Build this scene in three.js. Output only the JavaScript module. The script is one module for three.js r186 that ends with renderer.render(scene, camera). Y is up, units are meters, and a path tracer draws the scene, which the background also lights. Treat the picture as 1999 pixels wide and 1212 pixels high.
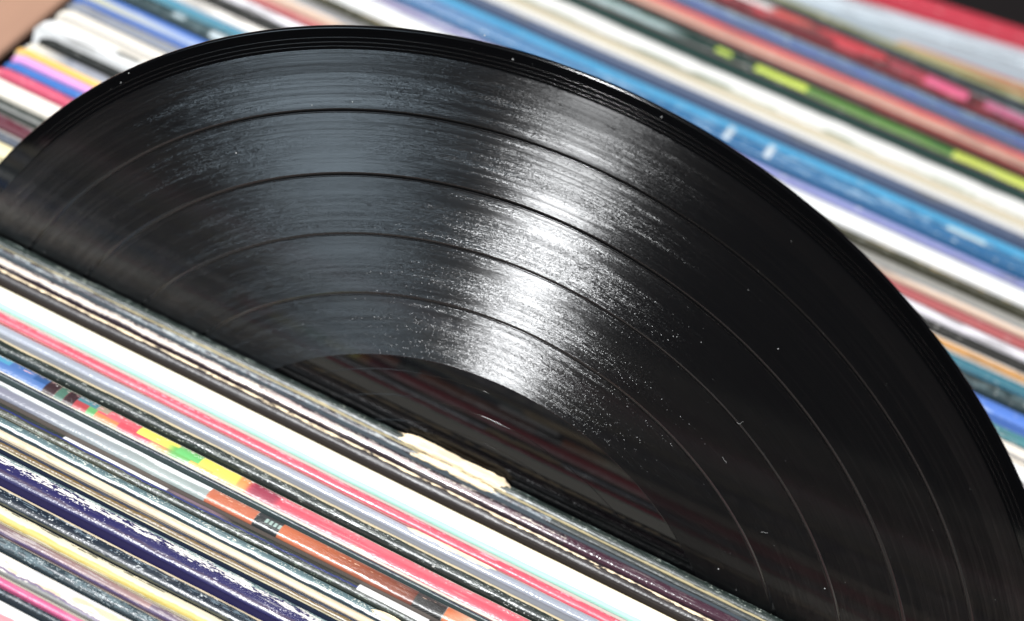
import * as THREE from 'three';
import { RectAreaLightUniformsLib } from 'three/addons/lights/RectAreaLightUniformsLib.js';
import { mergeGeometries } from 'three/addons/utils/BufferGeometryUtils.js';
import { RoundedBoxGeometry } from 'three/addons/geometries/RoundedBoxGeometry.js';

// ------------------------------------------------------------------ camera, light, exposure
const scene = new THREE.Scene();
const camera = new THREE.PerspectiveCamera(19.646, 1999 / 1212, 0.02, 20);
camera.position.set(0.0586, 0.31956, 0.25277);
camera.quaternion.set(-0.368758, 0.160146, 0.168027, 0.900076).normalize();
camera.focus = 0.385;
camera.userData.fStop = 7.4;
scene.background = new THREE.Color().setRGB(0.02, 0.022, 0.026);
const KEY = { at: [-0.215, 1.08, 0.17], size: 0.12, long: 0.2, power: 560, color: [0.97, 0.985, 1.0] };
const WINDOW = { at: [-1.05, 0.76, 0.86], w: 0.66, h: 0.62, power: 8.5, color: [0.70, 0.87, 1.0] };
const EXPOSURE = 0.88;

// ------------------------------------------------------------------ helpers
const mm = 0.001, LEAN = THREE.MathUtils.degToRad(15.5);
const lin = (h) => { const c = new THREE.Color(h), g = 0.3 * c.r + 0.55 * c.g + 0.15 * c.b; return [c.r, c.g, c.b].map((v) => g + (v - g) * 0.87 + 0.006); };
const used = {};
function numbered(n) { used[n] = (used[n] ?? -1) + 1; return used[n] ? `${n}_${String(used[n]).padStart(3, '0')}` : n; }
function rng(seed) { let s = seed >>> 0; return () => { s = (s + 0x6d2b79f5) >>> 0; let t = s; t = Math.imul(t ^ (t >>> 15), t | 1); t ^= t + Math.imul(t ^ (t >>> 7), t | 61); return ((t ^ (t >>> 14)) >>> 0) / 4294967296; }; }
function hash(x, y, k) { let h = Math.imul(x, 374761393) ^ Math.imul(y, 668265263) ^ Math.imul(k, 2147483647 - 1640531); h = Math.imul(h ^ (h >>> 13), 1274126177); h = Math.imul(h ^ (h >>> 16), 2246822519); return ((h ^ (h >>> 15)) >>> 0) / 4294967296; }
function noise(x, y, k) {
  const xi = Math.floor(x), yi = Math.floor(y); let fx = x - xi, fy = y - yi; fx = fx * fx * (3 - 2 * fx); fy = fy * fy * (3 - 2 * fy);
  const a = hash(xi, yi, k), b = hash(xi + 1, yi, k), c = hash(xi, yi + 1, k), d = hash(xi + 1, yi + 1, k);
  return a + (b - a) * fx + (c - a) * fy + (a - b - c + d) * fx * fy;
}
const fbm = (x, y, k) => noise(x, y, k) * 0.55 + noise(x * 2.1 + 7, y * 2.1, k + 11) * 0.3 + noise(x * 4.3, y * 4.3 + 3, k + 23) * 0.15;
const sstep = (a, b, x) => { const t = Math.min(1, Math.max(0, (x - a) / (b - a))); return t * t * (3 - 2 * t); };
function tag(o, label, category, group, kind) { o.userData = {}; if (label) o.userData.label = label; if (category) o.userData.category = category; if (group) o.userData.group = group; if (kind) o.userData.kind = kind; return o; }
function thing(name, label, category, pos = [0, 0, 0], group) { const o = new THREE.Group(); o.name = numbered(name); o.position.set(...pos); tag(o, label, category, group); scene.add(o); return o; }
function part(name, g, m, parent) { const o = new THREE.Mesh(g, m); o.name = name; o.castShadow = o.receiveShadow = true; parent.add(o); return o; }

// ------------------------------------------------------------------ the row of record jackets: what each one looks like
// z0, z1: back and front edge of the spine (mm, the record stands at 0); c: its main colour; L: layers of print and wear from bottom to top.
// band [from, to, colour, edge wobble]; block [x0, x1, from, to, colour]; fade [x0, x1, from, to, colour at x0, colour at x1]; wear [from, to, colour, amount, length mm, width mm];
// tear [x0, x1, from, to, colour]; specks [from, to, colour, amount]. «from» and «to» run from 0 at the back edge to 1 at the front edge.
const band = (a, b, c, j = 0.03) => ({ t: 'band', a, b, c, j }), block = (x0, x1, a, b, c, half = 0) => ({ t: 'block', x0, x1, a, b, c, half }), fade = (x0, x1, a, b, c, d) => ({ t: 'fade', x0, x1, a, b, c, d });
const wear = (a, b, c, amt, sx = 6, sz = 0.5) => ({ t: 'wear', a, b, c, amt, sx, sz }), tear = (x0, x1, a, b, c = '#d8c29a') => ({ t: 'tear', x0, x1, a, b, c }), specks = (a, b, c, amt) => ({ t: 'specks', a, b, c, amt });
const CREAM = '#e2d3b4', PAPER = '#dcc7a2', BOARD = '#cdb78f';
const J = [
  // behind the record, from the far end of the row
  { z: [-254, -243.8], c: '#c6263e', rough: 0.35, yaw: 9.5, box: 1, dx: 156.5, tone: 0.62, label: 'crimson red record box at the far end of the row, before the dark corner' },
  { z: [-243.4, -228.6], c: '#b7c2ca', rough: 0.3, yaw: 10.9, box: 1, dx: 160.5, tone: 0.66, label: 'wide plain pale grey record box beside the crimson one at the far end' },
  { z: [-227.6, -222.4], c: '#b8442c', rough: 0.4, yaw: 7, dy: -1, dx: 214.5, long: 180, tone: 0.66, L: [fade(44, 66, 0, 1, '#d2a58c', '#b8442c'), band(0.62, 1, '#a58f62', 0.1)], label: 'small orange red and tan single sleeve wedged before the wide pale grey box' },
  { z: [-221.6, -217.4], c: '#85834a', rough: 0.4, yaw: 1.5, L: [wear(0, 1, '#a5a070', 0.3, 10, 1.2)], label: 'olive yellow record jacket between the pale grey box and the dark slate one' },
  { z: [-221.1, -215.6], c: '#262d31', rough: 0.35, L: [wear(0.2, 1, '#56626a', 0.3, 10, 1)], label: 'dark slate grey record jacket near the far end, behind the red patched one' },
  { z: [-215.5, -204.8], c: '#6a1a22', rough: 0.35, L: [wear(0, 1, '#b3323c', 0.45, 16, 4), wear(0.4, 1, '#2a0f10', 0.35, 20, 3), block(-13, 1, 0, 0.65, '#f4ebe6', 1), block(1, 14, 0.1, 0.75, '#d4544c', 1), block(16.1, 38, 0.15, 0.75, '#cf3b44'), block(39.8, 50.8, 0.3, 0.9, '#a83a48'), block(51.7, 65.3, 0.35, 0.95, '#d8527c'), block(65.3, 83.6, 0.0, 0.4, '#a9c0c8'), block(70.8, 87.2, 0.4, 0.9, '#c25a80'), wear(0, 0.35, '#1c1a20', 0.3, 8, 1.5)], label: 'dark wine red record jacket with blurred pink and white patches' },
  { z: [-204.6, -197.8], c: '#4c6478', rough: 0.35, L: [band(0.55, 0.8, '#41709f', 0.1), wear(0, 0.7, '#8fa9ab', 0.42, 7, 1.2), band(0.9, 1, '#5a50a0', 0.05)], label: 'blue grey record jacket with a violet front edge, behind the bright red and tan one' },
  { z: [-197.6, -188.1], c: '#c04a3c', rough: 0.35, tone: 0.78, L: [band(0, 0.6, '#dc3a38', 0.05), wear(0, 0.3, '#e8a0a0', 0.3, 14, 1), band(0.62, 1, '#a97f6d', 0.08)], label: 'bright red and dusky tan record jacket in the far upper part of the row' },
  { z: [-187.9, -184.6], c: '#16281f', rough: 0.3, L: [fade(-23.1, 59.9, 0, 1, '#14271f', '#5c1a12'), block(41.5, 189, 0, 1, '#651d14')], label: 'thin dark green to brick red record jacket behind the lime spotted one' },
  { z: [-184.4, -177.8], c: '#1b3a34', rough: 0.35, L: [block(-51, -21.4, 0.1, 0.85, '#9fb6b4', 1), block(-7.6, -2.5, 0.1, 0.75, '#b7cf3a'), block(5.4, 22, 0, 0.85, '#c9dc3c'), block(22, 68.2, 0.05, 0.9, '#5c8a3a'), wear(0, 1, '#3c6a34', 0.25, 9, 2), block(68.2, 106.1, 0, 0.95, '#c3d03f'), band(0.9, 1, '#4a2a2c')], label: 'green record jacket with lime yellow spots, behind the broad white one' },
  { z: [-177.6, -159.7], c: '#efece6', rough: 0.45, box: 1, L: [wear(0.55, 0.8, '#b9bfae', 0.45, 14, 2), block(-27.5, -14.4, 0.58, 0.72, '#8b9a86', 1), block(-9.8, 2.3, 0.55, 0.72, '#7f8f78', 1), block(32, 41.3, 0.6, 0.75, '#8f9a80', 1), band(0.74, 1, '#c4b79c', 0.05), block(-70.2, -5.2, 0.7, 0.8, '#857f68', 1)], label: 'broad white record box with grey green print and tan front edge, behind the cyan one' },
  { z: [-159.5, -156.4], c: '#4a5670', rough: 0.35, L: [band(0, 0.4, '#6d7384')], label: 'thin slate blue record jacket between the broad white box and the cyan one' },
  { z: [-156.2, -142.5], c: '#1d5f8e', rough: 0.25, box: 1, L: [band(0, 0.5, '#3ba3d2', 0.05), band(0.45, 0.75, '#2f719e', 0.1), wear(0.4, 1, '#7ea6c6', 0.3, 12, 2), fade(-174.4, -33.8, 0.45, 1, '#7888b0', '#3d78a4'), block(7.9, 9.8, 0.3, 0.95, '#b6c4cc'), block(20.5, 22.4, 0.35, 0.95, '#c2ccd2'), block(74.9, 86.2, 0.45, 0.66, '#bcd0d4'), specks(0.3, 1, '#c6d2d8', 0.02)], label: 'wide cyan and deep blue record box with white nicks, sweeping across the upper right' },
  { z: [-142.3, -139.2], c: '#7f84b8', rough: 0.35, L: [fade(-175.3, -53, 0, 1, '#b890a0', '#8c90b4'), wear(0, 1, '#b7b9ca', 0.25, 10, 1.5)], label: 'thin lilac record jacket between the cyan box and a bright white jacket' },
  { z: [-139, -131.3], c: '#f2f1ee', rough: 0.4, box: 1, label: 'bright white record jacket running along the front of the thin lilac one' },
  { z: [-131.2, -127.8], c: '#35331f', rough: 0.4, L: [wear(0, 0.6, '#a9905a', 0.4, 12, 1), specks(0, 1, '#8d8a78', 0.03)], label: 'dark olive black record jacket with worn tan back edge, before a bright white one' },
  { z: [-127.6, -123.3], c: '#8b8880', rough: 0.4, L: [fade(-176.9, -53.8, 0, 1, '#a09a90', '#77767a')], label: 'warm grey record jacket between the dark olive one and the peach edged one' },
  { z: [-123.1, -120.7], c: '#d5b49a', rough: 0.4, L: [band(0, 0.35, '#5f8fb4', 0.1), band(0.4, 1, '#dcc0a8')], label: 'thin peach record jacket with a faint blue back edge, behind the rose one' },
  { z: [-120.5, -115.8], c: '#a04a50', rough: 0.35, L: [fade(-177.7, 2.9, 0, 1, '#dcb6a0', '#9c474e'), band(0.6, 1, '#a84c4c', 0.05)], label: 'dull rose record jacket seen beside the disc rim on the right' },
  { z: [-115.7, -112.1], c: '#dcd7dc', rough: 0.4, L: [fade(-178.1, 31.4, 0, 1, '#f0ecec', '#bdb6c2')], label: 'pale lilac white record jacket between the rose one and the black one' },
  { z: [-111.9, -107.9], c: '#1d1c18', rough: 0.35, label: 'plain black record jacket behind the cream and orange edged one' },
  { z: [-107.8, -103.9], c: '#e8e0d6', rough: 0.4, L: [block(40.8, 193.7, 0.45, 1, '#c48a3c', 1)], label: 'cream record jacket turning orange along its front edge at the right' },
  { z: [-103.7, -99.3], c: '#2f8ab4', rough: 0.35, L: [band(0, 0.4, '#2a86b6', 0.05), band(0.45, 1, '#3f7f92', 0.1), block(21.6, 194, 0, 1, '#2d6d7e')], label: 'teal blue record jacket in front of the cream and orange one' },
  { z: [-99.1, -93.2], c: '#24393d', rough: 0.35, L: [wear(0, 1, '#4e6468', 0.3, 9, 2), block(-141.6, -137.8, 0.35, 0.75, '#9fb0b4'), block(-129.1, -124.3, 0.5, 0.95, '#b4c0c4')], label: 'dark teal grey record jacket with two pale scuffs at its left' },
  { z: [-93, -86.9], c: '#4a78cc', rough: 0.35, L: [wear(0.5, 1, '#88a4d8', 0.3, 8, 1.5), fade(-171, -113.3, 0.6, 1, '#b9b48c', '#6c8fd0')], label: 'bright blue record jacket with a scuffed front edge' },
  { z: [-86.7, -82], c: '#7c7d7a', rough: 0.4, L: [band(0, 0.35, '#a69650', 0.1), band(0.4, 0.95, '#7f8490', 0.05), block(21.4, 195, 0, 1, '#3f7f86')], label: 'yellow edged grey record jacket in front of the bright blue one' },
  { z: [-81.7, -76.5], c: '#eadfcf', rough: 0.4, L: [band(0.85, 1, '#9a958f')], label: 'cream white record jacket in front of the yellow edged grey one' },
  { z: [-76.3, -68.4], c: '#f4f3f0', rough: 0.4, box: 1, dx: -1.5, L: [block(-145.6, -137.9, 0.1, 0.5, '#7e7d76', 1), band(0.78, 1, '#bfbfbd', 0.05), block(109.4, 110.6, 0.1, 0.9, '#1c1a18')], label: 'thick white record box with a black tick, ending in a bright corner at the left' },
  { z: [-68.2, -65.1], c: '#171a17', rough: 0.35, dx: 2, label: 'black record jacket in front of the thick white box at the left' },
  { z: [-65, -61.1], c: '#8d8f98', rough: 0.4, dx: 0, L: [fade(-165.9, -152.3, 0, 1, '#e8dcc4', '#777c88'), block(21, 196.3, 0, 1, '#7d8088')], label: 'slate grey record jacket fading to cream at its left end' },
  { z: [-60.9, -57.8], c: '#f0d9a0', rough: 0.4, dx: 0, L: [band(0, 0.35, '#f0e4cc', 0.05), band(0.4, 1, '#e8ab34', 0.08)], label: 'cream and golden yellow record jacket above the pink one' },
  { z: [-57.6, -54.6], c: '#d98fd0', rough: 0.4, dx: 1, label: 'orchid pink record jacket between the golden yellow and the cobalt blue ones' },
  { z: [-54.4, -51.1], c: '#2a68b4', rough: 0.35, dx: 1, label: 'cobalt blue record jacket between the orchid pink and the raspberry ones' },
  { z: [-51, -47.5], c: '#cc4464', rough: 0.35, dx: 0, label: 'raspberry red record jacket between the cobalt blue and a broad cream one' },
  { z: [-47.3, -41.1], c: '#efe7d8', rough: 0.45, box: 1, dx: -2, label: 'broad cream record jacket below the raspberry one at the left edge' },
  { z: [-40.9, -37.3], c: '#373c36', rough: 0.35, dx: -1, L: [band(0.8, 1, '#8d8c88')], label: 'dark grey green record jacket below the broad cream one at the left edge' },
  { z: [-37.1, -31.5], c: '#5b2330', rough: 0.35, dx: -1, L: [band(0, 0.25, '#98938e', 0.1), wear(0.2, 0.8, '#6d4a54', 0.3, 6, 1)], label: 'wine coloured record jacket close behind the disc at the left edge' },
  { z: [-31.4, -27.3], c: '#4a505c', rough: 0.35, dx: -1, L: [band(0, 0.4, '#a3a19c', 0.1)], label: 'slate record jacket with a light grey back edge behind the disc at the left edge' },
  { z: [-27.2, -21.4], c: '#e6d6a4', rough: 0.45, dx: -1, label: 'pale straw record jacket nearest behind the disc at the left edge' },
  // in front of the record
  { z: [0, 3.3], c: '#17241f', rough: 0.22, f: 1, L: [band(0.86, 1, '#c9b684', 0.06), wear(0, 0.3, '#8da09a', 0.25, 3, 0.3), specks(0, 0.7, '#c9cdc0', 0.01)], patch: [[-19.8, 7.6, 0.0, 0.9, 1.1]], label: 'black green record jacket with a big torn cream patch, touching the disc' },
  { z: [3.4, 5.2], c: '#59636a', rough: 0.3, f: 1, L: [wear(0, 1, '#2d2328', 0.45, 5, 0.6), wear(0, 1, '#aeb2b0', 0.3, 5, 0.3), block(19.9, 200.3, 0, 1, '#2b2f2c')], patch: [[-15, 5.5, 0.0, 1, 0.45]], label: 'thin grey blue record jacket between the torn black green one and the purple brown one' },
  { z: [5.3, 8.6], c: '#3a2430', rough: 0.06, f: 1, L: [wear(0, 0.45, '#231a20', 0.4, 7, 0.5), fade(-175.7, -30.3, 0.3, 0.95, '#e6d6c2', '#b9a5a0'), fade(-30.3, 29.9, 0.4, 0.9, '#b9a5a0', '#4a2c3c'), wear(0, 0.7, '#d9cdbb', 0.3, 4, 0.35), wear(0, 0.5, '#2a1c26', 0.42, 3, 0.3), band(0.8, 1, '#2c1d26', 0.12), block(24.9, 200.4, 0, 1, '#40202f')], label: 'glossy purple brown record jacket rubbed white towards its left end' },
  { z: [8.8, 12.3], c: '#261d1c', rough: 0.3, f: 1, L: [wear(0, 0.5, '#1c1516', 0.42, 6, 0.4), wear(0.05, 0.55, '#d6bd94', 0.3, 7, 0.5)], patch: [[-165, 147, 0.14, 0.42, 0.14]], label: 'dark brown record jacket with a ragged cream tear along its back edge' },
  { z: [12.5, 19.9], c: '#f4eddc', rough: 0.5, f: 1, box: 1, dy: -0.5, L: [band(0, 0.03, '#e0c24a', 0.01), band(0.78, 1, '#98d2bc', 0.015)], label: 'wide white record jacket with a mint green strip along its front edge' },
  { z: [20, 23], c: '#cc3f55', rough: 0.25, f: 1, L: [wear(0, 0.5, '#ef9bab', 0.3, 4, 0.25), band(0.96, 1, '#e2c0a8', 0.02)], label: 'pink red record jacket in front of the mint edged white one' },
  { z: [23.1, 26], c: '#979ba6', rough: 0.1, f: 1, L: [band(0, 0.1, '#c9c2bc', 0.04)], patch: [[-7, 15, 0.0, 0.5, 0.3]], label: 'glossy silver grey record jacket with a curled torn flap near its middle' },
  { z: [26.1, 29.9], c: '#14201b', rough: 0.22, f: 1, L: [band(0, 0.32, '#d2bd92', 0.06), wear(0.45, 1, '#7d8078', 0.22, 2.5, 0.3), specks(0.4, 1, '#c4c4bc', 0.02)], label: 'black record jacket with cream back edge and speckled wear, behind the colour blocks' },
  { z: [30.1, 35.5], c: '#da3c50', rough: 0.24, f: 1, L: [
    block(-180, -93.9, 0, 1, '#2a6aa6'), block(-125, -104, 0, 0.5, '#3f94b4'), block(-97.5, -94, 0, 0.55, '#1e4f86'), block(-94, -91, 0, 1, '#15181c'), block(-91, -88.6, 0, 1, '#2c6a58'), block(-88.6, -86, 0, 1, '#14171a'), block(-86, -81, 0, 0.5, '#2a7a84'), block(-86, -82.6, 0.5, 1, '#a02a30'), block(-82.6, -80.4, 0.5, 1, '#3f9a50'), block(-81, -78, 0, 0.5, '#9a8a72'), block(-80.4, -74.5, 0.6, 1, '#d9702e'), block(-78, -70, 0, 0.62, '#d8505c'), block(-74.5, -66, 0.5, 1, '#cc2f42'), block(-70, -60, 0, 0.66, '#e8dc2c'), block(-66, -62, 0.7, 1, '#d98a34', 1), block(-62, -52, 0.35, 1, '#48a446', 1), block(-60, -53, 0, 0.66, '#58b45a'), block(-54, -44, 0, 1, '#ecdf22'), block(-56, -50, 0.68, 1, '#d8a024'), block(-50, -44.5, 0.76, 1, '#cf6a2a', 1), block(-44.5, -41.5, 0, 1, '#d58a38', 1), block(-41.5, -34, 0, 1, '#8e2640', 1), block(-15, -12, 0.8, 1, '#d86a30', 1),
    fade(-34, 150, 0.1, 0.45, '#d9606c', '#d9606c'), wear(0, 0.45, '#f0b0b4', 0.2, 4, 0.25), band(0, 0.11, '#eee4cc', 0.03), band(0.9, 1, '#e6dcc8', 0.02), specks(0, 0.5, '#f6efe8', 0.012)], label: 'record jacket with a strip of blue, black, green, yellow and red colour blocks' },
  { z: [35.6, 36.7], c: '#3b4a4a', rough: 0.3, f: 1, L: [wear(0, 1, '#1a2234', 0.4, 9, 0.5)], label: 'very thin grey green record jacket in front of the colour block strip' },
  { z: [36.8, 41.7], c: '#c9ccca', cc: '#6e625a', rough: 0.22, f: 1, L: [band(0, 0.4, '#eceeec', 0.1), wear(0.4, 1, '#8d9692', 0.5, 22, 1.5), fade(-112.8, -61.9, 0.45, 1, '#6f6a80', '#8f9894'), block(-56.9, -48.7, 0.5, 1, '#8a9490', 1), block(-47.9, -36, 0.1, 1, '#b8592e'), block(-36, -29.9, 0, 1, '#15191a'), ...[0, 1, 2, 3, 4].map((i) => block(-33.8 + i * 1.05, -33.1 + i * 1.05, 0.35, 0.62, '#9ab0a6')), fade(-29.9, 3.1, 0.08, 1, '#bd5e30', '#6a3220'), block(3.1, 10.2, 0.05, 1, '#17120f'), fade(10.2, 23.4, 0.05, 1, '#c8642c', '#e8d6b8'), block(23.4, 202.3, 0, 1, '#d8ccb4'), wear(0.1, 0.5, '#eec0a0', 0.16, 3, 0.2)], label: 'pale grey record jacket with copper brown and black beaded stretches' },
  { z: [41.8, 45.8], c: '#232a22', rough: 0.25, f: 1, L: [block(-194.6, -64.2, 0.5, 1, '#3a3a28', 1), block(-82.5, -56.1, 0, 0.38, '#f1efec'), block(-56.1, -41.8, 0, 0.35, '#7d6470', 1), band(0.4, 0.5, '#1d2870', 0.08), block(-8.7, 8.1, 0.0, 0.6, '#eeece8'), specks(0.5, 1, '#7c8a74', 0.04)], label: 'dark olive record jacket with two short white strips along its back edge' },
  { z: [45.9, 48.7], c: '#4b6468', rough: 0.28, f: 1, L: [wear(0, 1, '#9fb0aa', 0.22, 4, 0.3), band(0.68, 0.85, '#f0efeb', 0.12), band(0.9, 1, '#141c34', 0.04), specks(0, 0.6, '#e9e4d2', 0.04)], patch: [[-3, 21, 0.0, 0.75, 0.25]], label: 'teal grey record jacket with white worn front edge and a cream torn spot' },
  { z: [48.8, 50.9], c: '#d5bf9e', rough: 0.5, f: 1, L: [wear(0, 1, '#c2a985', 0.3, 10, 0.5)], label: 'plain beige record jacket between the teal grey one and the navy and gold one' },
  { z: [51, 53.4], c: '#1b2740', rough: 0.25, f: 1, L: [band(0.45, 0.85, '#6a5018', 0.12), band(0.88, 1, '#e0d2ac', 0.04)], label: 'narrow navy and dull gold record jacket behind the worn indigo one' },
  { z: [53.5, 60.2], c: '#1f1a52', rough: 0.22, f: 1, L: [band(0, 0.18, '#4d6468', 0.1), wear(0.05, 0.55, '#e9e2d4', 0.46, 3.2, 0.45), wear(0, 0.3, '#8da2a0', 0.35, 3, 0.3), band(0.75, 0.86, '#3a2848', 0.06), specks(0.1, 0.9, '#e8e4e0', 0.02)], label: 'deep indigo record jacket badly scuffed white along its back half' },
  { z: [60.4, 64.9], c: '#0d1c2a', rough: 0.2, f: 1, L: [band(0, 0.2, '#ddc9a2', 0.06), wear(0.15, 0.6, '#5a6c78', 0.3, 3, 0.3), specks(0.2, 0.8, '#d6d8d4', 0.03), band(0.9, 1, '#4a4a3a', 0.1)], label: 'dark navy record jacket with cream back edge, in front of the scuffed indigo one' },
  { z: [65, 68.9], c: '#ded0aa', rough: 0.45, f: 1, L: [band(0.62, 0.95, '#bfa63a', 0.08), wear(0, 0.3, '#6a6650', 0.34, 5, 0.6)], label: 'cream record jacket with a yellow front half' },
  { z: [69, 71.5], c: '#6a5668', rough: 0.3, f: 1, L: [fade(-135.5, -42.9, 0, 1, '#5a5a66', '#8f6a66'), wear(0, 1, '#a89a98', 0.25, 8, 0.5), band(0.8, 1, '#4b3a66', 0.05)], label: 'mauve grey record jacket in front of the cream and yellow one' },
  { z: [71.6, 74.6], c: '#24343c', rough: 0.25, f: 1, L: [band(0, 0.14, '#dcc8a0', 0.06), wear(0.1, 1, '#51646a', 0.4, 3, 0.5), tear(-88.4, -84.2, 0, 0.6), specks(0.1, 1, '#b8c0c0', 0.04)], label: 'mottled navy grey record jacket with cream nicks in its back edge' },
  { z: [74.7, 80], c: '#e6dccb', rough: 0.45, f: 1, box: 1, L: [wear(0.2, 0.8, '#d9b996', 0.42, 14, 1.4), band(0.1, 0.16, '#b9c0d4', 0.06), band(0.78, 1, '#6b6a66', 0.14), band(0.7, 0.8, '#6d5d7c', 0.14)], label: 'worn cream record jacket with a wavy grey mauve front edge' },
  { z: [80.2, 82.3], c: '#c64a7c', rough: 0.3, f: 1, L: [band(0, 0.14, '#d8cca8', 0.06)], label: 'magenta pink record jacket near the bottom left corner' },
  { z: [82.4, 83.9], c: '#18252f', rough: 0.28, f: 1, L: [specks(0, 1, '#71808a', 0.05)], label: 'thin blackish navy record jacket in front of the magenta one' },
  { z: [84.1, 91.3], c: '#f3f0ea', rough: 0.45, f: 1, box: 1, L: [band(0.45, 1, '#dd7f86', 0.06)], label: 'white and salmon pink record jacket in the bottom left corner' },
  // the row goes on below the frame, where only the disc mirrors it
  ...[['#3a4a44', 'grey green'], ['#b9a98c', 'sand'], ['#20242c', 'ink black'], ['#7a2f34', 'brick red'], ['#c9c2b4', 'pale stone'], ['#2c3a5a', 'dark blue'], ['#8a7a5a', 'khaki'], ['#1c1c1a', 'soot black'], ['#a9a49a', 'light grey'], ['#4a2c30', 'maroon'], ['#d0c6b0', 'oat'], ['#2a4a48', 'bottle green']].map(([c, n], i) => ({ z: [91.6 + i * 5, 96.3 + i * 5], c, rough: 0.4, plain: 1, label: `plain ${n} record jacket beyond the lower edge of the picture`, group: 'record jackets beyond the lower edge' })),
];

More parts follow.
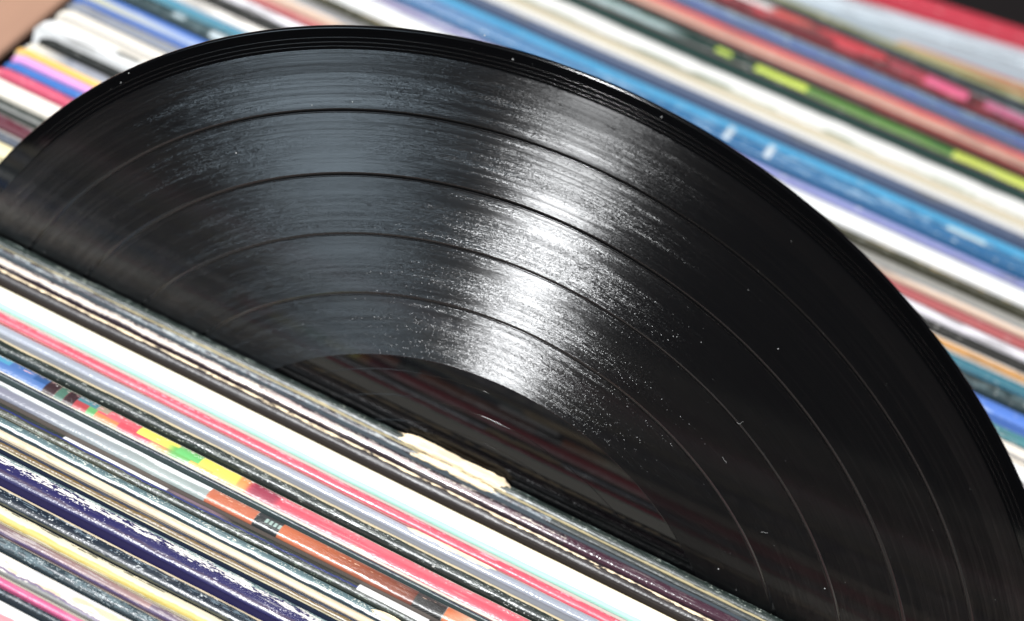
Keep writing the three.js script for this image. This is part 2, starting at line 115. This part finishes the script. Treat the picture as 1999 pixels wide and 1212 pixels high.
// ------------------------------------------------------------------ print, gloss and relief of all the spines on three atlases
const AW = 2048, AH = 2048, X0 = -182, X1 = 150, PAD = 2;
const colour = new Uint8Array(AW * AH * 4), gloss = new Uint8Array(AW * AH * 4), relief = new Uint8Array(AW * AH * 4);
const enc = (v) => { v = Math.min(1, Math.max(0, v)); return Math.round(255 * (v <= 0.0031308 ? v * 12.92 : 1.055 * v ** (1 / 2.4) - 0.055)); };
let row = 0;
function paint(j, k) {
  const t = j.z[1] - j.z[0], rows = Math.max(10, Math.round(t / (j.plain ? 0.6 : j.f ? 0.15 : 0.3)));
  j.v0 = (row + PAD) / AH; j.v1 = (row + PAD + rows) / AH;
  const tone = j.tone ?? (j.f ? 0.66 : 0.63), base = lin(j.c).map((c) => c * tone), r = rng(900 + k);
  const L = (j.L ?? []).map((l, i) => ({ ...l, C: lin(l.c).map((c) => c * tone), D: l.d && lin(l.d).map((c) => c * tone), k: k * 31 + i * 7 + 5 }));
  for (let y = 0; y < rows + 2 * PAD; y++) {
    const s = Math.min(1, Math.max(0, (y - PAD + 0.5) / rows)), zm = s * t;
    for (let px = 0; px < AW; px++) {
      const x = X0 + (X1 - X0) * (px + 0.5) / AW;
      let c0 = base[0], c1 = base[1], c2 = base[2], ro = j.rough, h = 0.5;
      const mixc = (C, w) => { c0 += (C[0] - c0) * w; c1 += (C[1] - c1) * w; c2 += (C[2] - c2) * w; };
      for (const l of L) {
        let w = 0;
        if (l.t === 'band') {
          const n = (fbm(x / 7, 0.5, l.k) - 0.5) * 2 * l.j + (noise(x / 0.7, 0.5, l.k + 3) - 0.5) * l.j * 0.6, e = 0.12 / t;
          w = sstep(l.a + (l.a > 0.01 ? n : -1) - e, l.a + (l.a > 0.01 ? n : -1) + e, s) * (1 - sstep(l.b + (l.b < 0.99 ? n : 1) - e, l.b + (l.b < 0.99 ? n : 1) + e, s));
          mixc(l.C, w);
        } else if (l.t === 'block') {
          const e = l.half ? Math.min(6, (l.x1 - l.x0) * 0.2) : 0.12, ez = l.half ? 0.5 / t : 0.1 / t;
          w = sstep(l.x0 - e, l.x0 + e, x) * (1 - sstep(l.x1 - e, l.x1 + e, x)) * sstep(l.a - ez, l.a + ez, s + (l.a <= 0 ? 9 : 0)) * (1 - sstep(l.b - ez, l.b + ez, s - (l.b >= 1 ? 9 : 0)));
          if (j.f && w > 0 && ((px >> 1) + y) % 3 === 0) w *= 0.86;   // the screen of dots of the print
          mixc(l.C, w);
        } else if (l.t === 'fade') {
          const e = 0.25 / t; w = sstep(l.a - e, l.a + e, s + (l.a <= 0 ? 9 : 0)) * (1 - sstep(l.b - e, l.b + e, s - (l.b >= 1 ? 9 : 0))) * (x >= l.x0 ? 1 : 0) * (x <= l.x1 ? 1 : 0);
          const q = Math.min(1, Math.max(0, (x - l.x0) / (l.x1 - l.x0) + (noise(x / 9, zm / 1.5, l.k) - 0.5) * 0.25));
          mixc([0, 1, 2].map((i) => l.C[i] + (l.D[i] - l.C[i]) * q), w);
        } else if (l.t === 'wear') {
          const n = fbm(x / l.sx, zm / l.sz, l.k) * 0.6 + fbm(x / (l.sx * 0.22), zm / (l.sz * 0.6), l.k + 4) * 0.4, mid = (l.a + l.b) / 2, half = (l.b - l.a) / 2, edge = Math.max(0, Math.abs(s - mid) / half - 0.55) * 0.4;
          w = sstep(0.5 - 0.018, 0.5 + 0.018, n + (l.amt - 0.42) * 0.7 - edge);
          mixc(l.C, w * 0.92); if (w > 0.3 && j.f && l.C[0] > base[0] * 1.3) { ro += (0.7 - ro) * w; h -= 0.18 * w; }
        } else if (l.t === 'specks') {
          const n = noise(x / 0.35, zm / 0.16, l.k) * 0.7 + noise(x / 2.5, zm / 0.6, l.k + 9) * 0.3;
          w = s > l.a && s < l.b ? sstep(0.83 - l.amt * 2.4, 0.86 - l.amt * 2.4, n) : 0; mixc(l.C, w * 0.85);
        } else if (l.t === 'tear') {
          const rag = (fbm(x / 1.6, zm / 0.5, l.k) - 0.5) * 5, inx = Math.min(x - l.x0, l.x1 - x) + rag, ins = Math.min(s - l.a, l.b - s) * t + (fbm(x / 2.4, 0.3, l.k + 2) - 0.5) * 1.1;
          w = sstep(-0.2, 0.2, inx) * sstep(-0.1, 0.1, ins);
          const fib = 0.75 + 0.5 * fbm(x / 5, zm / 0.22, l.k + 7), dark = sstep(0.62, 0.7, fbm(x / 9, zm / 0.4, l.k + 13));
          mixc(l.C.map((c) => c * fib * (1 - 0.6 * dark)), w); ro += (0.9 - ro) * w; h += w * (0.12 + 0.3 * (fib - 1));
        }
      }
      // rubbed print: fine lengthwise scratches and grime
      const sc = noise(x / 11, zm / 0.14, k + 400), g = fbm(x / 18, zm / 1.2, k + 500), sp = hash(px, y, k);
      const dirt = 0.9 + 0.16 * g; c0 *= dirt; c1 *= dirt; c2 *= dirt;
      if (!j.f) {                                                     // rubbed card edge and chips of the jackets farther off
        const ed = sstep(0.2, 0.08, s + (fbm(x / 9, 1.5, k + 810) - 0.45) * 0.25) * (k % 3 ? 0.55 : 0.1), ch = noise(x / 1.1, zm / 0.5, k + 820) > 0.9 ? 0.4 : 0; mixc(k % 2 ? [0.38, 0.33, 0.25] : [0.07, 0.065, 0.06], ed); mixc([0.42, 0.4, 0.37], ch);
        mixc([0.06, 0.055, 0.05], 0.6 * sstep(0.62, 0.7, fbm(x / 14, zm / 1.1, k + 830)) * (k % 2));
      }
      if (j.f && sc > 0.86) { const w = (sc - 0.86) * 2.2; mixc([0.5, 0.48, 0.44], w); }
      h += (fbm(x / 1.1, zm / 0.3, k + 600) - 0.5) * (j.f ? 0.16 : 0.08) + (noise(x / 0.36, zm / 0.2, k + 650) - 0.5) * (j.f ? 0.11 : 0.05) + (noise(x / 6, zm / 0.9, k + 700) - 0.5) * 0.3 + (sp - 0.5) * 0.05;
      const o = ((row + y) * AW + px) * 4;
      colour[o] = enc(c0); colour[o + 1] = enc(c1); colour[o + 2] = enc(c2); colour[o + 3] = 255;
      const rr = Math.min(1, Math.max(0.12, ro + (j.f ? 0.15 : 0.14) + (g - 0.5) * 0.22 + (sc - 0.5) * 0.12)) * 255; gloss[o] = gloss[o + 1] = gloss[o + 2] = rr; gloss[o + 3] = 255;
      const hh = Math.min(1, Math.max(0, h)) * 255; relief[o] = relief[o + 1] = relief[o + 2] = hh; relief[o + 3] = 255;
    }
  }
  row += rows + 2 * PAD;
}
J.forEach(paint);
if (row > AH) throw new Error('atlas too small: ' + row);
function tex(data, w, h, srgb, wrapV) { const t = new THREE.DataTexture(data, w, h, THREE.RGBAFormat); t.magFilter = t.minFilter = THREE.LinearFilter; if (srgb) t.colorSpace = THREE.SRGBColorSpace; if (wrapV) t.wrapS = t.wrapT = THREE.RepeatWrapping; t.needsUpdate = true; return t; }
const backMat = new THREE.MeshPhysicalMaterial({ roughness: 1, bumpScale: 0.00022, specularIntensity: 0.4 });
const spineMat = new THREE.MeshPhysicalMaterial({ map: tex(colour, AW, AH, true), roughnessMap: tex(gloss, AW, AH), roughness: 1, bumpMap: tex(relief, AW, AH), bumpScale: 0.00028, clearcoat: 0.08, clearcoatRoughness: 0.4, specularIntensity: 0.85 });

Object.assign(backMat, { map: spineMat.map, roughnessMap: spineMat.roughnessMap, bumpMap: spineMat.bumpMap });

// ------------------------------------------------------------------ the record jackets
const tornMat = new THREE.MeshStandardMaterial({ vertexColors: true, roughness: 0.95 });
const HIGH = 0.314, NX = 110, NA = 14;
J.forEach((j, k) => {
  const r = rng(50 + k), t = (j.z[1] - j.z[0]) * Math.cos(LEAN) * mm, zc = (j.z[0] + j.z[1]) / 2 * mm, left = (-166.5 + (j.dx ?? (r() - 0.5) * 4)) * mm, right = left + (j.long ?? 315) * mm, dy = ((j.dy ?? 0) + (r() - 0.5) * (j.f ? 0.8 : 1.5)) * mm;
  const w = right - left, xc = (left + right) / 2, drop = j.box ? Math.min(t * 0.2, 1.1 * mm) : Math.min(t * 0.36, 1.25 * mm), pw = j.box ? 3.2 : 2.1;
  const up = new THREE.Vector3(0, Math.cos(LEAN), -Math.sin(LEAN));
  const o = thing('record_jacket', j.label, 'record jacket', [xc, dy - HIGH * up.y, zc - HIGH * up.z], j.group ?? 'record jackets standing in a row');
  if (j.yaw) { const y = THREE.MathUtils.degToRad(j.yaw); o.rotation.order = 'YXZ'; o.rotation.y = y; o.position.z -= (xc - 0.05) * Math.tan(y); }   // z is given at x = 50 mm
  o.rotation.x = -LEAN;
  const wob = (x) => ((noise(x * 22, 1.5, k + 80) - 0.5) * 0.16 + (noise(x * 70, 2.5, k + 81) - 0.5) * 0.06) * mm, sag = (x) => ((noise(x * 18, 3.5, k + 82) - 0.5) * 0.7 + (noise(x * 160, 4.5, k + 83) - 0.5) * 0.1) * mm * (j.box ? 0.5 : 1);
  // spine: rounded section swept along x, corners of its ends softened
  const arc = [0], sec = (a) => { const q = -Math.cos(Math.PI * a / NA); return [q * t / 2, -drop * (1 - (1 - Math.abs(q) ** pw) ** (1 / pw))]; };
  let lip = 0;                                                       // the print wraps from the back edge of the rounded top to its front edge
  for (let a = 1; a <= NA; a++) { const p = sec(a - 1), n = sec(a); arc.push(arc[a - 1] + Math.hypot(n[0] - p[0], n[1] - p[1])); if ((n[1] - p[1]) > 0.85 * (n[0] - p[0])) lip = a; }
  const pos = [], uv = [], idx = [];
  for (let i = 0; i <= NX; i++) {
    const f = i / NX, lx = (f - 0.5) * w, end = Math.min(f, 1 - f) * w, soft = Math.max(0, 1 - end / (1.6 * mm)), shrink = 1 - 0.35 * soft * soft;
    for (let a = 0; a <= NA; a++) {
      const q = -Math.cos(Math.PI * a / NA), top = HIGH - drop * (1 - (1 - Math.abs(q) ** pw) ** (1 / pw)) - drop * 0.9 * soft * soft;
      pos.push(lx, top + sag(lx), q * t / 2 * shrink + wob(lx)); uv.push((xc + lx - X0 * mm) / ((X1 - X0) * mm), j.v0 + (j.v1 - j.v0) * Math.max(0, (arc[a] - arc[lip]) / (arc[NA] - arc[lip])));
    }
  }
  for (let i = 0; i < NX; i++) for (let a = 0; a < NA; a++) { const p = i * (NA + 1) + a, n = p + NA + 1; idx.push(p, p + 1, n, n, p + 1, n + 1); }
  const sg = new THREE.BufferGeometry(); sg.setAttribute('position', new THREE.Float32BufferAttribute(pos, 3)); sg.setAttribute('uv', new THREE.Float32BufferAttribute(uv, 2)); sg.setIndex(idx); sg.computeVertexNormals();
  part('spine', sg, j.f ? spineMat : backMat, o);
  for (const [x0, x1, s0, s1, lift] of j.patch ?? []) {              // torn paper: fibrous layers standing proud of the spine
    const PX = Math.round(Math.max(90, (x1 - x0) * 2.2)), PA = 22, pp = [], pi = [], pc = [], len = (a) => (arc[a] - arc[lip]) / (arc[NA] - arc[lip]), arcLen = (arc[NA] - arc[lip]) * 1000;
    const on = (f) => { let a = lip; while (a < NA - 1 && len(a + 1) < f) a++; const p = sec(a), n = sec(a + 1), g = (f - len(a)) / (len(a + 1) - len(a)), d = [n[0] - p[0], n[1] - p[1]], l = Math.hypot(...d); return [p[0] + d[0] * g, p[1] + d[1] * g, -d[1] / l, d[0] / l]; };
    for (let i = 0; i <= PX; i++) for (let b = 0; b <= PA; b++) {
      const xm = x0 - 1.5 + (x1 - x0 + 3) * i / PX, f = b / PA, lx = xm * mm - xc, [cz, cy, nz, ny] = on(f);
      const rag = Math.min(xm - x0, x1 - xm) + (fbm(xm / 2, f * arcLen / 0.35, k + 900) - 0.5) * 5, side = Math.min(s0 <= 0.01 ? 9 : (f - s0) * arcLen, (s1 - f) * arcLen) + (fbm(xm / 2.2, 0.5, k + 901) - 0.5) * 1.5;
      const inside = sstep(-0.1, 0.15, Math.min(rag, side)), layer = fbm(xm / 7, f * arcLen / 0.3, k + 902), h = inside * (lift * (0.2 + 0.8 * sstep(0.3, 0.7, layer)) * sstep(-0.5, 3.5, rag) * sstep(-0.3, 1.2, side) + 0.12 * (fbm(xm / 0.7, f * arcLen / 0.12, k + 903) - 0.5)) - (1 - inside) * 0.25;
      pp.push(lx, HIGH + cy + sag(lx) + ny * h * mm, Math.max(-t / 2 + 0.0001, cz + wob(lx) + nz * h * mm));
      const q = 0.62 * (0.72 + 0.5 * fbm(xm / 4, f * arcLen / 0.15, k + 904)) * (layer > 0.6 ? 0.8 : 1); pc.push(1.0 * q, 0.8 * q, 0.54 * q);
    }
    for (let i = 0; i < PX; i++) for (let b = 0; b < PA; b++) { const p = i * (PA + 1) + b, n = p + PA + 1; pi.push(p, p + 1, n, n, p + 1, n + 1); }
    const pg = new THREE.BufferGeometry(); pg.setAttribute('position', new THREE.Float32BufferAttribute(pp, 3)); pg.setAttribute('color', new THREE.Float32BufferAttribute(pc, 3)); pg.setIndex(pi); pg.computeVertexNormals();
    part('torn_patch', pg, tornMat, o);
  }
  // cover: the two boards, the ends and the foot
  const cp = [], ci = [], y1 = HIGH - drop;
  for (let i = 0; i <= NX; i++) { const lx = (i / NX - 0.5) * w; for (const s of [-1, 1]) { cp.push(lx, y1 + sag(lx) - 0.0001, s * (t / 2 - 0.00004) + wob(lx), lx, 0, s * t / 2 * 0.98); } }
  for (let i = 0; i < NX; i++) { const a = i * 4, b = a + 4; ci.push(a, b, a + 1, b, b + 1, a + 1, a + 2, a + 3, b + 2, b + 2, a + 3, b + 3, a + 1, b + 1, a + 3, b + 1, b + 3, a + 3); }
  for (const [a, f] of [[0, 0], [NX * 4, 1]]) ci.push(...(f ? [a, a + 2, a + 1, a + 2, a + 3, a + 1] : [a, a + 1, a + 2, a + 2, a + 1, a + 3]));
  const cg = new THREE.BufferGeometry(); cg.setAttribute('position', new THREE.Float32BufferAttribute(cp, 3)); cg.setIndex(ci);
  const flat = cg.toNonIndexed(); flat.computeVertexNormals();
  const tone = j.tone ?? 0.66, m = new THREE.MeshPhysicalMaterial({ roughness: 0.6, specularIntensity: 0.4 }); m.color.setRGB(...lin(j.cc ?? j.c).map((c) => c * tone));
  part('cover', flat, m, o);
});

// ------------------------------------------------------------------ the record
const RH = 0.05158;
const disc = thing('vinyl_record', 'black vinyl record standing half out of the row of jackets', 'vinyl record', [0, -RH * Math.cos(LEAN) - 0.0011 * Math.sin(LEAN), RH * Math.sin(LEAN) - 0.0011 * Math.cos(LEAN)]);
disc.rotation.x = -LEAN;
const F = 0.0008;                                                    // front face of the playing surface
function ring(profile, n = 900, uvr) {                              // profile: [r, z] in metres, turned about z
  const pos = [], uv = [], idx = [], m = profile.length;
  for (let i = 0; i <= n; i++) { const a = i / n * 2 * Math.PI, c = Math.cos(a), s = Math.sin(a); for (const [r, z] of profile) { pos.push(r * c, r * s, z); uv.push(uvr ? (r - uvr[0]) / (uvr[1] - uvr[0]) : r * 20, a / Math.PI); } }
  for (let i = 0; i < n; i++) for (let k = 0; k < m - 1; k++) { const p = i * m + k, q = p + m; idx.push(p, p + 1, q, q, p + 1, q + 1); }
  const g = new THREE.BufferGeometry(); g.setAttribute('position', new THREE.Float32BufferAttribute(pos, 3)); g.setAttribute('uv', new THREE.Float32BufferAttribute(uv, 2)); g.setIndex(idx); g.computeVertexNormals(); return g;
}
// groove relief: lengthwise flutter of the groove walls and the loudness of each turn
const GW = 1024, GH = 2048, R0 = 0.073, R1 = 0.147, grain = new Uint8Array(GW * GH * 4);
for (let u = 0; u < GW; u++) {
  const turn = u / GW * (R1 - R0) * 1000, wall = 1.25 - 1.08 * u / GW + 0.12 * (hash(u, 4, 70) - 0.5) + (0.55 - 0.3 * u / GW) * (noise(turn / 0.4, 2.5, 81) - 0.5) + (0.3 - 0.2 * u / GW) * (noise(turn / 2.2, 3.5, 82) - 0.5), rm = (R0 + (R1 - R0) * u / GW) * 1000, loud = 0.35 + 0.9 * noise(rm / 0.9, 0.5, 71) * noise(rm / 5, 0.5, 72) * 2 , coh = (noise(rm / 0.22, 0.5, 73) - 0.5) * 0.10 + (noise(rm / 1.6, 0.5, 74) - 0.5) * 0.06;
  for (let v = 0; v < GH; v++) {
    const a = v / GH * 180, s = noise(u, v / 14, 75) - 0.5, w = hash(u, v, 76) - 0.5, w2 = hash(u, v, 77), big = w2 > 0.93 ? (hash(u, v, 78) - 0.5) * 1.0 : 0;
    const seg = noise(rm / 0.5, a / 9, 79);
    const ty = (w * 0.27 + s * 0.16 + big * (0.1 + 0.8 * (1 - u / GW) ** 1.5)) * (1.1 - 0.5 * u / GW) * loud * (0.6 + 0.8 * seg), rx = wall + coh + (noise(u, v / 26, 80) - 0.5) * 0.14;
    const o = (v * GW + u) * 4, l = Math.hypot(rx, ty, 1);
    grain[o] = 127.5 + 127.5 * rx / l; grain[o + 1] = 127.5 + 127.5 * ty / l; grain[o + 2] = 127.5 + 127.5 / l; grain[o + 3] = 255;
  }
}
const grainTex = tex(grain, GW, GH, false, true); grainTex.magFilter = THREE.NearestFilter;
const vinyl = { color: new THREE.Color().setRGB(0.0016, 0.0016, 0.0018) };
const grooveMat = (rough) => new THREE.MeshPhysicalMaterial({ ...vinyl, roughness: rough, ior: 1.66, anisotropy: 1, normalMap: grainTex, clearcoat: 0.18, clearcoatRoughness: 0.08 });
const gapMat = new THREE.MeshPhysicalMaterial({ ...vinyl, roughness: 0.16 });
const glossMat = new THREE.MeshPhysicalMaterial({ ...vinyl, roughness: 0.07 });
const ridgeMat = new THREE.MeshPhysicalMaterial({ ...vinyl, roughness: 0.2, specularIntensity: 1 });
const BANDS = [[0.1455, 0.1325], [0.1315, 0.1180], [0.1169, 0.1039], [0.1030, 0.0895], [0.0886, 0.0741]], mids = (a, b, n) => Array.from({ length: n + 1 }, (_, i) => [a + (b - a) * i / n, F]);
const ROUGH = [0.29, 0.32, 0.36, 0.38, 0.39];
BANDS.forEach(([a, b], i) => part('groove_band', ring(mids(b, a, 6), 720, [R0, R1]), grooveMat(ROUGH[i]), disc));
for (let i = 0; i < 4; i++) {
  const a = BANDS[i + 1][0], b = BANDS[i][1], m = (a + b) / 2;
  const g = part('track_gap', ring([[a, F], [a + 0.00022, F - 0.00004], [m, F - 0.00005], [b - 0.00022, F - 0.00004], [b, F]], 720), gapMat, disc);
  const tg = new THREE.TorusGeometry(a + 0.0002, 0.00010, 8, 720); tg.translate(0, 0, F - 0.00004); part('linking_groove', tg, ridgeMat, g);
}
part('lead_in', ring([[0.1455, F], [0.1458, F - 0.00002], [0.1500, F - 0.00002]], 900), glossMat, disc);
for (const r of [0.1462, 0.1471, 0.1481]) { const tg = new THREE.TorusGeometry(r, 0.00007, 8, 900); tg.translate(0, 0, F - 0.00007); part('lead_in_groove', tg, ridgeMat, disc); }
const rim = [[0.1500, F - 0.00002]]; for (let i = 0; i <= 14; i++) { const a = Math.PI / 2 - Math.PI * i / 14; rim.push([0.1500 + 0.0005 * Math.cos(a), (F - 0.00002) * Math.sin(a)]); }
rim.push([0.1489, -F], [0.1455, -F], [0.0036, -F], [0.0036, F]);
part('rim', ring(rim, 900), new THREE.MeshPhysicalMaterial({ ...vinyl, roughness: 0.14, specularIntensity: 0.6 }), disc);
part('dead_wax', ring([[0.0036, F], [0.03, F], [0.055, F], [0.0739, F - 0.00003], [0.0741, F]], 720), new THREE.MeshPhysicalMaterial({ ...vinyl, roughness: 0.05, specularIntensity: 0.5 }), disc);
{ // the lead-out groove winds inwards over the smooth zone
  const pts = []; for (let i = 0; i <= 900; i++) { const a = Math.PI / 2 + 0.06 + i / 300 * 2 * Math.PI, r = 0.0741 - 0.0034 - 0.0065 * (i / 300); pts.push(new THREE.Vector3(r * Math.cos(a), r * Math.sin(a), F - 0.00007)); }
  part('lead_out_groove', new THREE.TubeGeometry(new THREE.CatmullRomCurve3(pts), 1400, 0.0001, 8), new THREE.MeshPhysicalMaterial({ ...vinyl, roughness: 0.09 }), disc);
}
{ // dust specks and lint
  const r = rng(5), geos = [], fibre = (x, y, n, len) => { const pts = []; let a = r() * 6.28, px = x, py = y; for (let i = 0; i < n; i++) { pts.push(new THREE.Vector3(px * mm, py * mm, F + 0.00006 + 0.0001 * r())); a += (r() - 0.5) * 1.6; px += Math.cos(a) * len / n; py += Math.sin(a) * len / n; } geos.push(new THREE.TubeGeometry(new THREE.CatmullRomCurve3(pts), 14, 0.000024, 4)); };
  const speck = (x, y, s) => { const g = new THREE.IcosahedronGeometry(s * mm, 0); g.scale(1, 0.7 + r() * 0.6, 0.6); g.rotateZ(r() * 3); g.translate(x * mm, y * mm, F + s * 0.3 * mm); geos.push(g); };
  for (const [x, y] of [[-76.3, 99.2], [-53.4, 122.8], [-22.8, 146.9], [-105.6, 106.1], [-107, 103], [80.7, 62.6], [58.2, 54.8], [50.1, 111.8], [-62, 118], [-30, 149.2], [10, 148.6]]) speck(x, y, 0.13 + r() * 0.06);
  for (const [x, y] of [[48.6, 91.4], [50.1, 81], [63.1, 68.7]]) fibre(x, y, 6, 2.0);
  for (let i = 0; i < 130; i++) { const a = 0.35 + r() * 2.4, q = 78 + r() * 72; speck(q * Math.cos(a), q * Math.sin(a), 0.03 + r() * r() * 0.05); }
  const lint = geos.map((g) => { const n = g.index ? g.toNonIndexed() : g.clone(); n.deleteAttribute('uv'); n.deleteAttribute('normal'); n.computeVertexNormals(); return n; });
  const d = part('dust', mergeGeometries(lint), new THREE.MeshStandardMaterial({ color: new THREE.Color().setRGB(0.3, 0.3, 0.29), roughness: 1 }), disc); d.userData = { kind: 'stuff' };
}

// ------------------------------------------------------------------ the cardboard box and the dark table under it
function noiseTex(n, fn) { const d = new Uint8Array(n * n * 4); for (let y = 0; y < n; y++) for (let x = 0; x < n; x++) { const v = fn(x, y), o = (y * n + x) * 4; d[o] = v[0]; d[o + 1] = v[1]; d[o + 2] = v[2]; d[o + 3] = 255; } return d; }
const card = tex(noiseTex(512, (x, y) => { const g = 0.86 + 0.2 * fbm(x / 90, y / 60, 31) + 0.08 * (noise(x / 2, y / 40, 32) - 0.5) + 0.05 * (hash(x, y, 33) - 0.5); return [enc(0.235 * g), enc(0.128 * g), enc(0.082 * g)]; }), 512, 512, true, true);
const cardMat = new THREE.MeshStandardMaterial({ map: card, roughness: 0.85 });
const box = thing('cardboard_box', 'brown cardboard box wall beside the left ends of the jackets', 'box', [-0.02, -0.325, -0.1]);
const slab = (w, h, d, x, y, z) => { const g = new RoundedBoxGeometry(w, h, d, 2, 0.0015); g.translate(x + 0.02, y + 0.325, z + 0.1); return g; };
const LW = -0.1935;
part('side_panel', slab(0.005, 0.285, 0.44, LW, -0.1825, -0.05), cardMat, box);
{ const g = new RoundedBoxGeometry(0.17, 0.005, 0.30, 2, 0.0015); g.translate(-0.085, 0, 0); g.rotateZ(-0.10); g.translate(LW + 0.0025 + 0.02, -0.034 + 0.325, -0.215 + 0.1); part('side_flap', g, cardMat, box); }
part('side_panel', slab(0.005, 0.25, 0.48, 0.1775, -0.199, -0.06), cardMat, box);
part('back_panel', slab(0.37, 0.25, 0.005, -0.01, -0.199, -0.30), cardMat, box);
part('front_panel', slab(0.37, 0.25, 0.005, -0.01, -0.199, 0.19), cardMat, box);
part('bottom_panel', slab(0.39, 0.006, 0.55, -0.01, -0.326, -0.075), cardMat, box);
const table = new THREE.Mesh(new THREE.PlaneGeometry(6, 6, 1, 1), new THREE.MeshStandardMaterial({ color: new THREE.Color().setRGB(0.004, 0.001, 0.001), roughness: 0.9 }));
table.name = 'floor'; table.rotation.x = -Math.PI / 2; table.position.y = -0.332; table.receiveShadow = true; tag(table, 'dark surface under the record box', null, null, 'structure'); scene.add(table);

// ------------------------------------------------------------------ the lamp and the window that the disc and the spines mirror
RectAreaLightUniformsLib.init();
const AIM = new THREE.Vector3(0, 0.03, -0.02);
function lightAt(o, p) { o.position.set(...p); o.lookAt(AIM); }
{
  const o = thing('panel_lamp', 'long white panel lamp shining on the records from above', 'lamp'); lightAt(o, KEY.at);
  const hs = new RoundedBoxGeometry(KEY.long + 0.03, KEY.size + 0.03, 0.03, 3, 0.006); hs.translate(0, 0, -0.022); part('housing', hs, new THREE.MeshStandardMaterial({ color: 0x222222, roughness: 0.5 }), o);
  const df = new THREE.BoxGeometry(KEY.long, KEY.size, 0.004); df.translate(0, 0, -0.004); part('diffuser', df, new THREE.MeshStandardMaterial({ color: 0xffffff, emissive: 0xffffff, emissiveIntensity: 1.0 }), o);
  const l = new THREE.RectAreaLight(new THREE.Color().setRGB(...KEY.color), KEY.power, KEY.long, KEY.size); l.name = 'panel_lamp_light'; l.position.set(0, 0, 0.002); l.rotation.y = Math.PI; o.add(l);
}
{
  const o = thing('window', 'bright window with a dark frame beyond the left of the records', 'window'); lightAt(o, WINDOW.at);
  const bar = (w, h, x, y) => { const g = new RoundedBoxGeometry(w, h, 0.05, 2, 0.004); g.translate(x, y, -0.02); return g; }, W = WINDOW.w, H = WINDOW.h, fm = new THREE.MeshStandardMaterial({ color: 0x3a3632, roughness: 0.6 });
  part('frame', mergeGeometries([bar(W + 0.12, 0.06, 0, H / 2 + 0.03), bar(W + 0.12, 0.06, 0, -H / 2 - 0.03), bar(0.06, H, W / 2 + 0.03, 0), bar(0.06, H, -W / 2 - 0.03, 0)]), fm, o);
  const pane = new THREE.BoxGeometry(W, H, 0.004); pane.translate(0, 0, -0.02); part('pane', pane, new THREE.MeshStandardMaterial({ color: 0x111111, emissive: 0xcfe4ff, emissiveIntensity: 0.6, roughness: 0.2 }), o);
  const l = new THREE.RectAreaLight(new THREE.Color().setRGB(...WINDOW.color), WINDOW.power, W, H); l.name = 'window_light'; l.position.set(0, 0, 0.01); l.rotation.y = Math.PI; o.add(l);
}

const renderer = new THREE.WebGLRenderer({ antialias: true });
renderer.setSize(1024, 621);
renderer.toneMapping = THREE.LinearToneMapping;
renderer.toneMappingExposure = EXPOSURE;
renderer.shadowMap.enabled = true;
renderer.render(scene, camera);
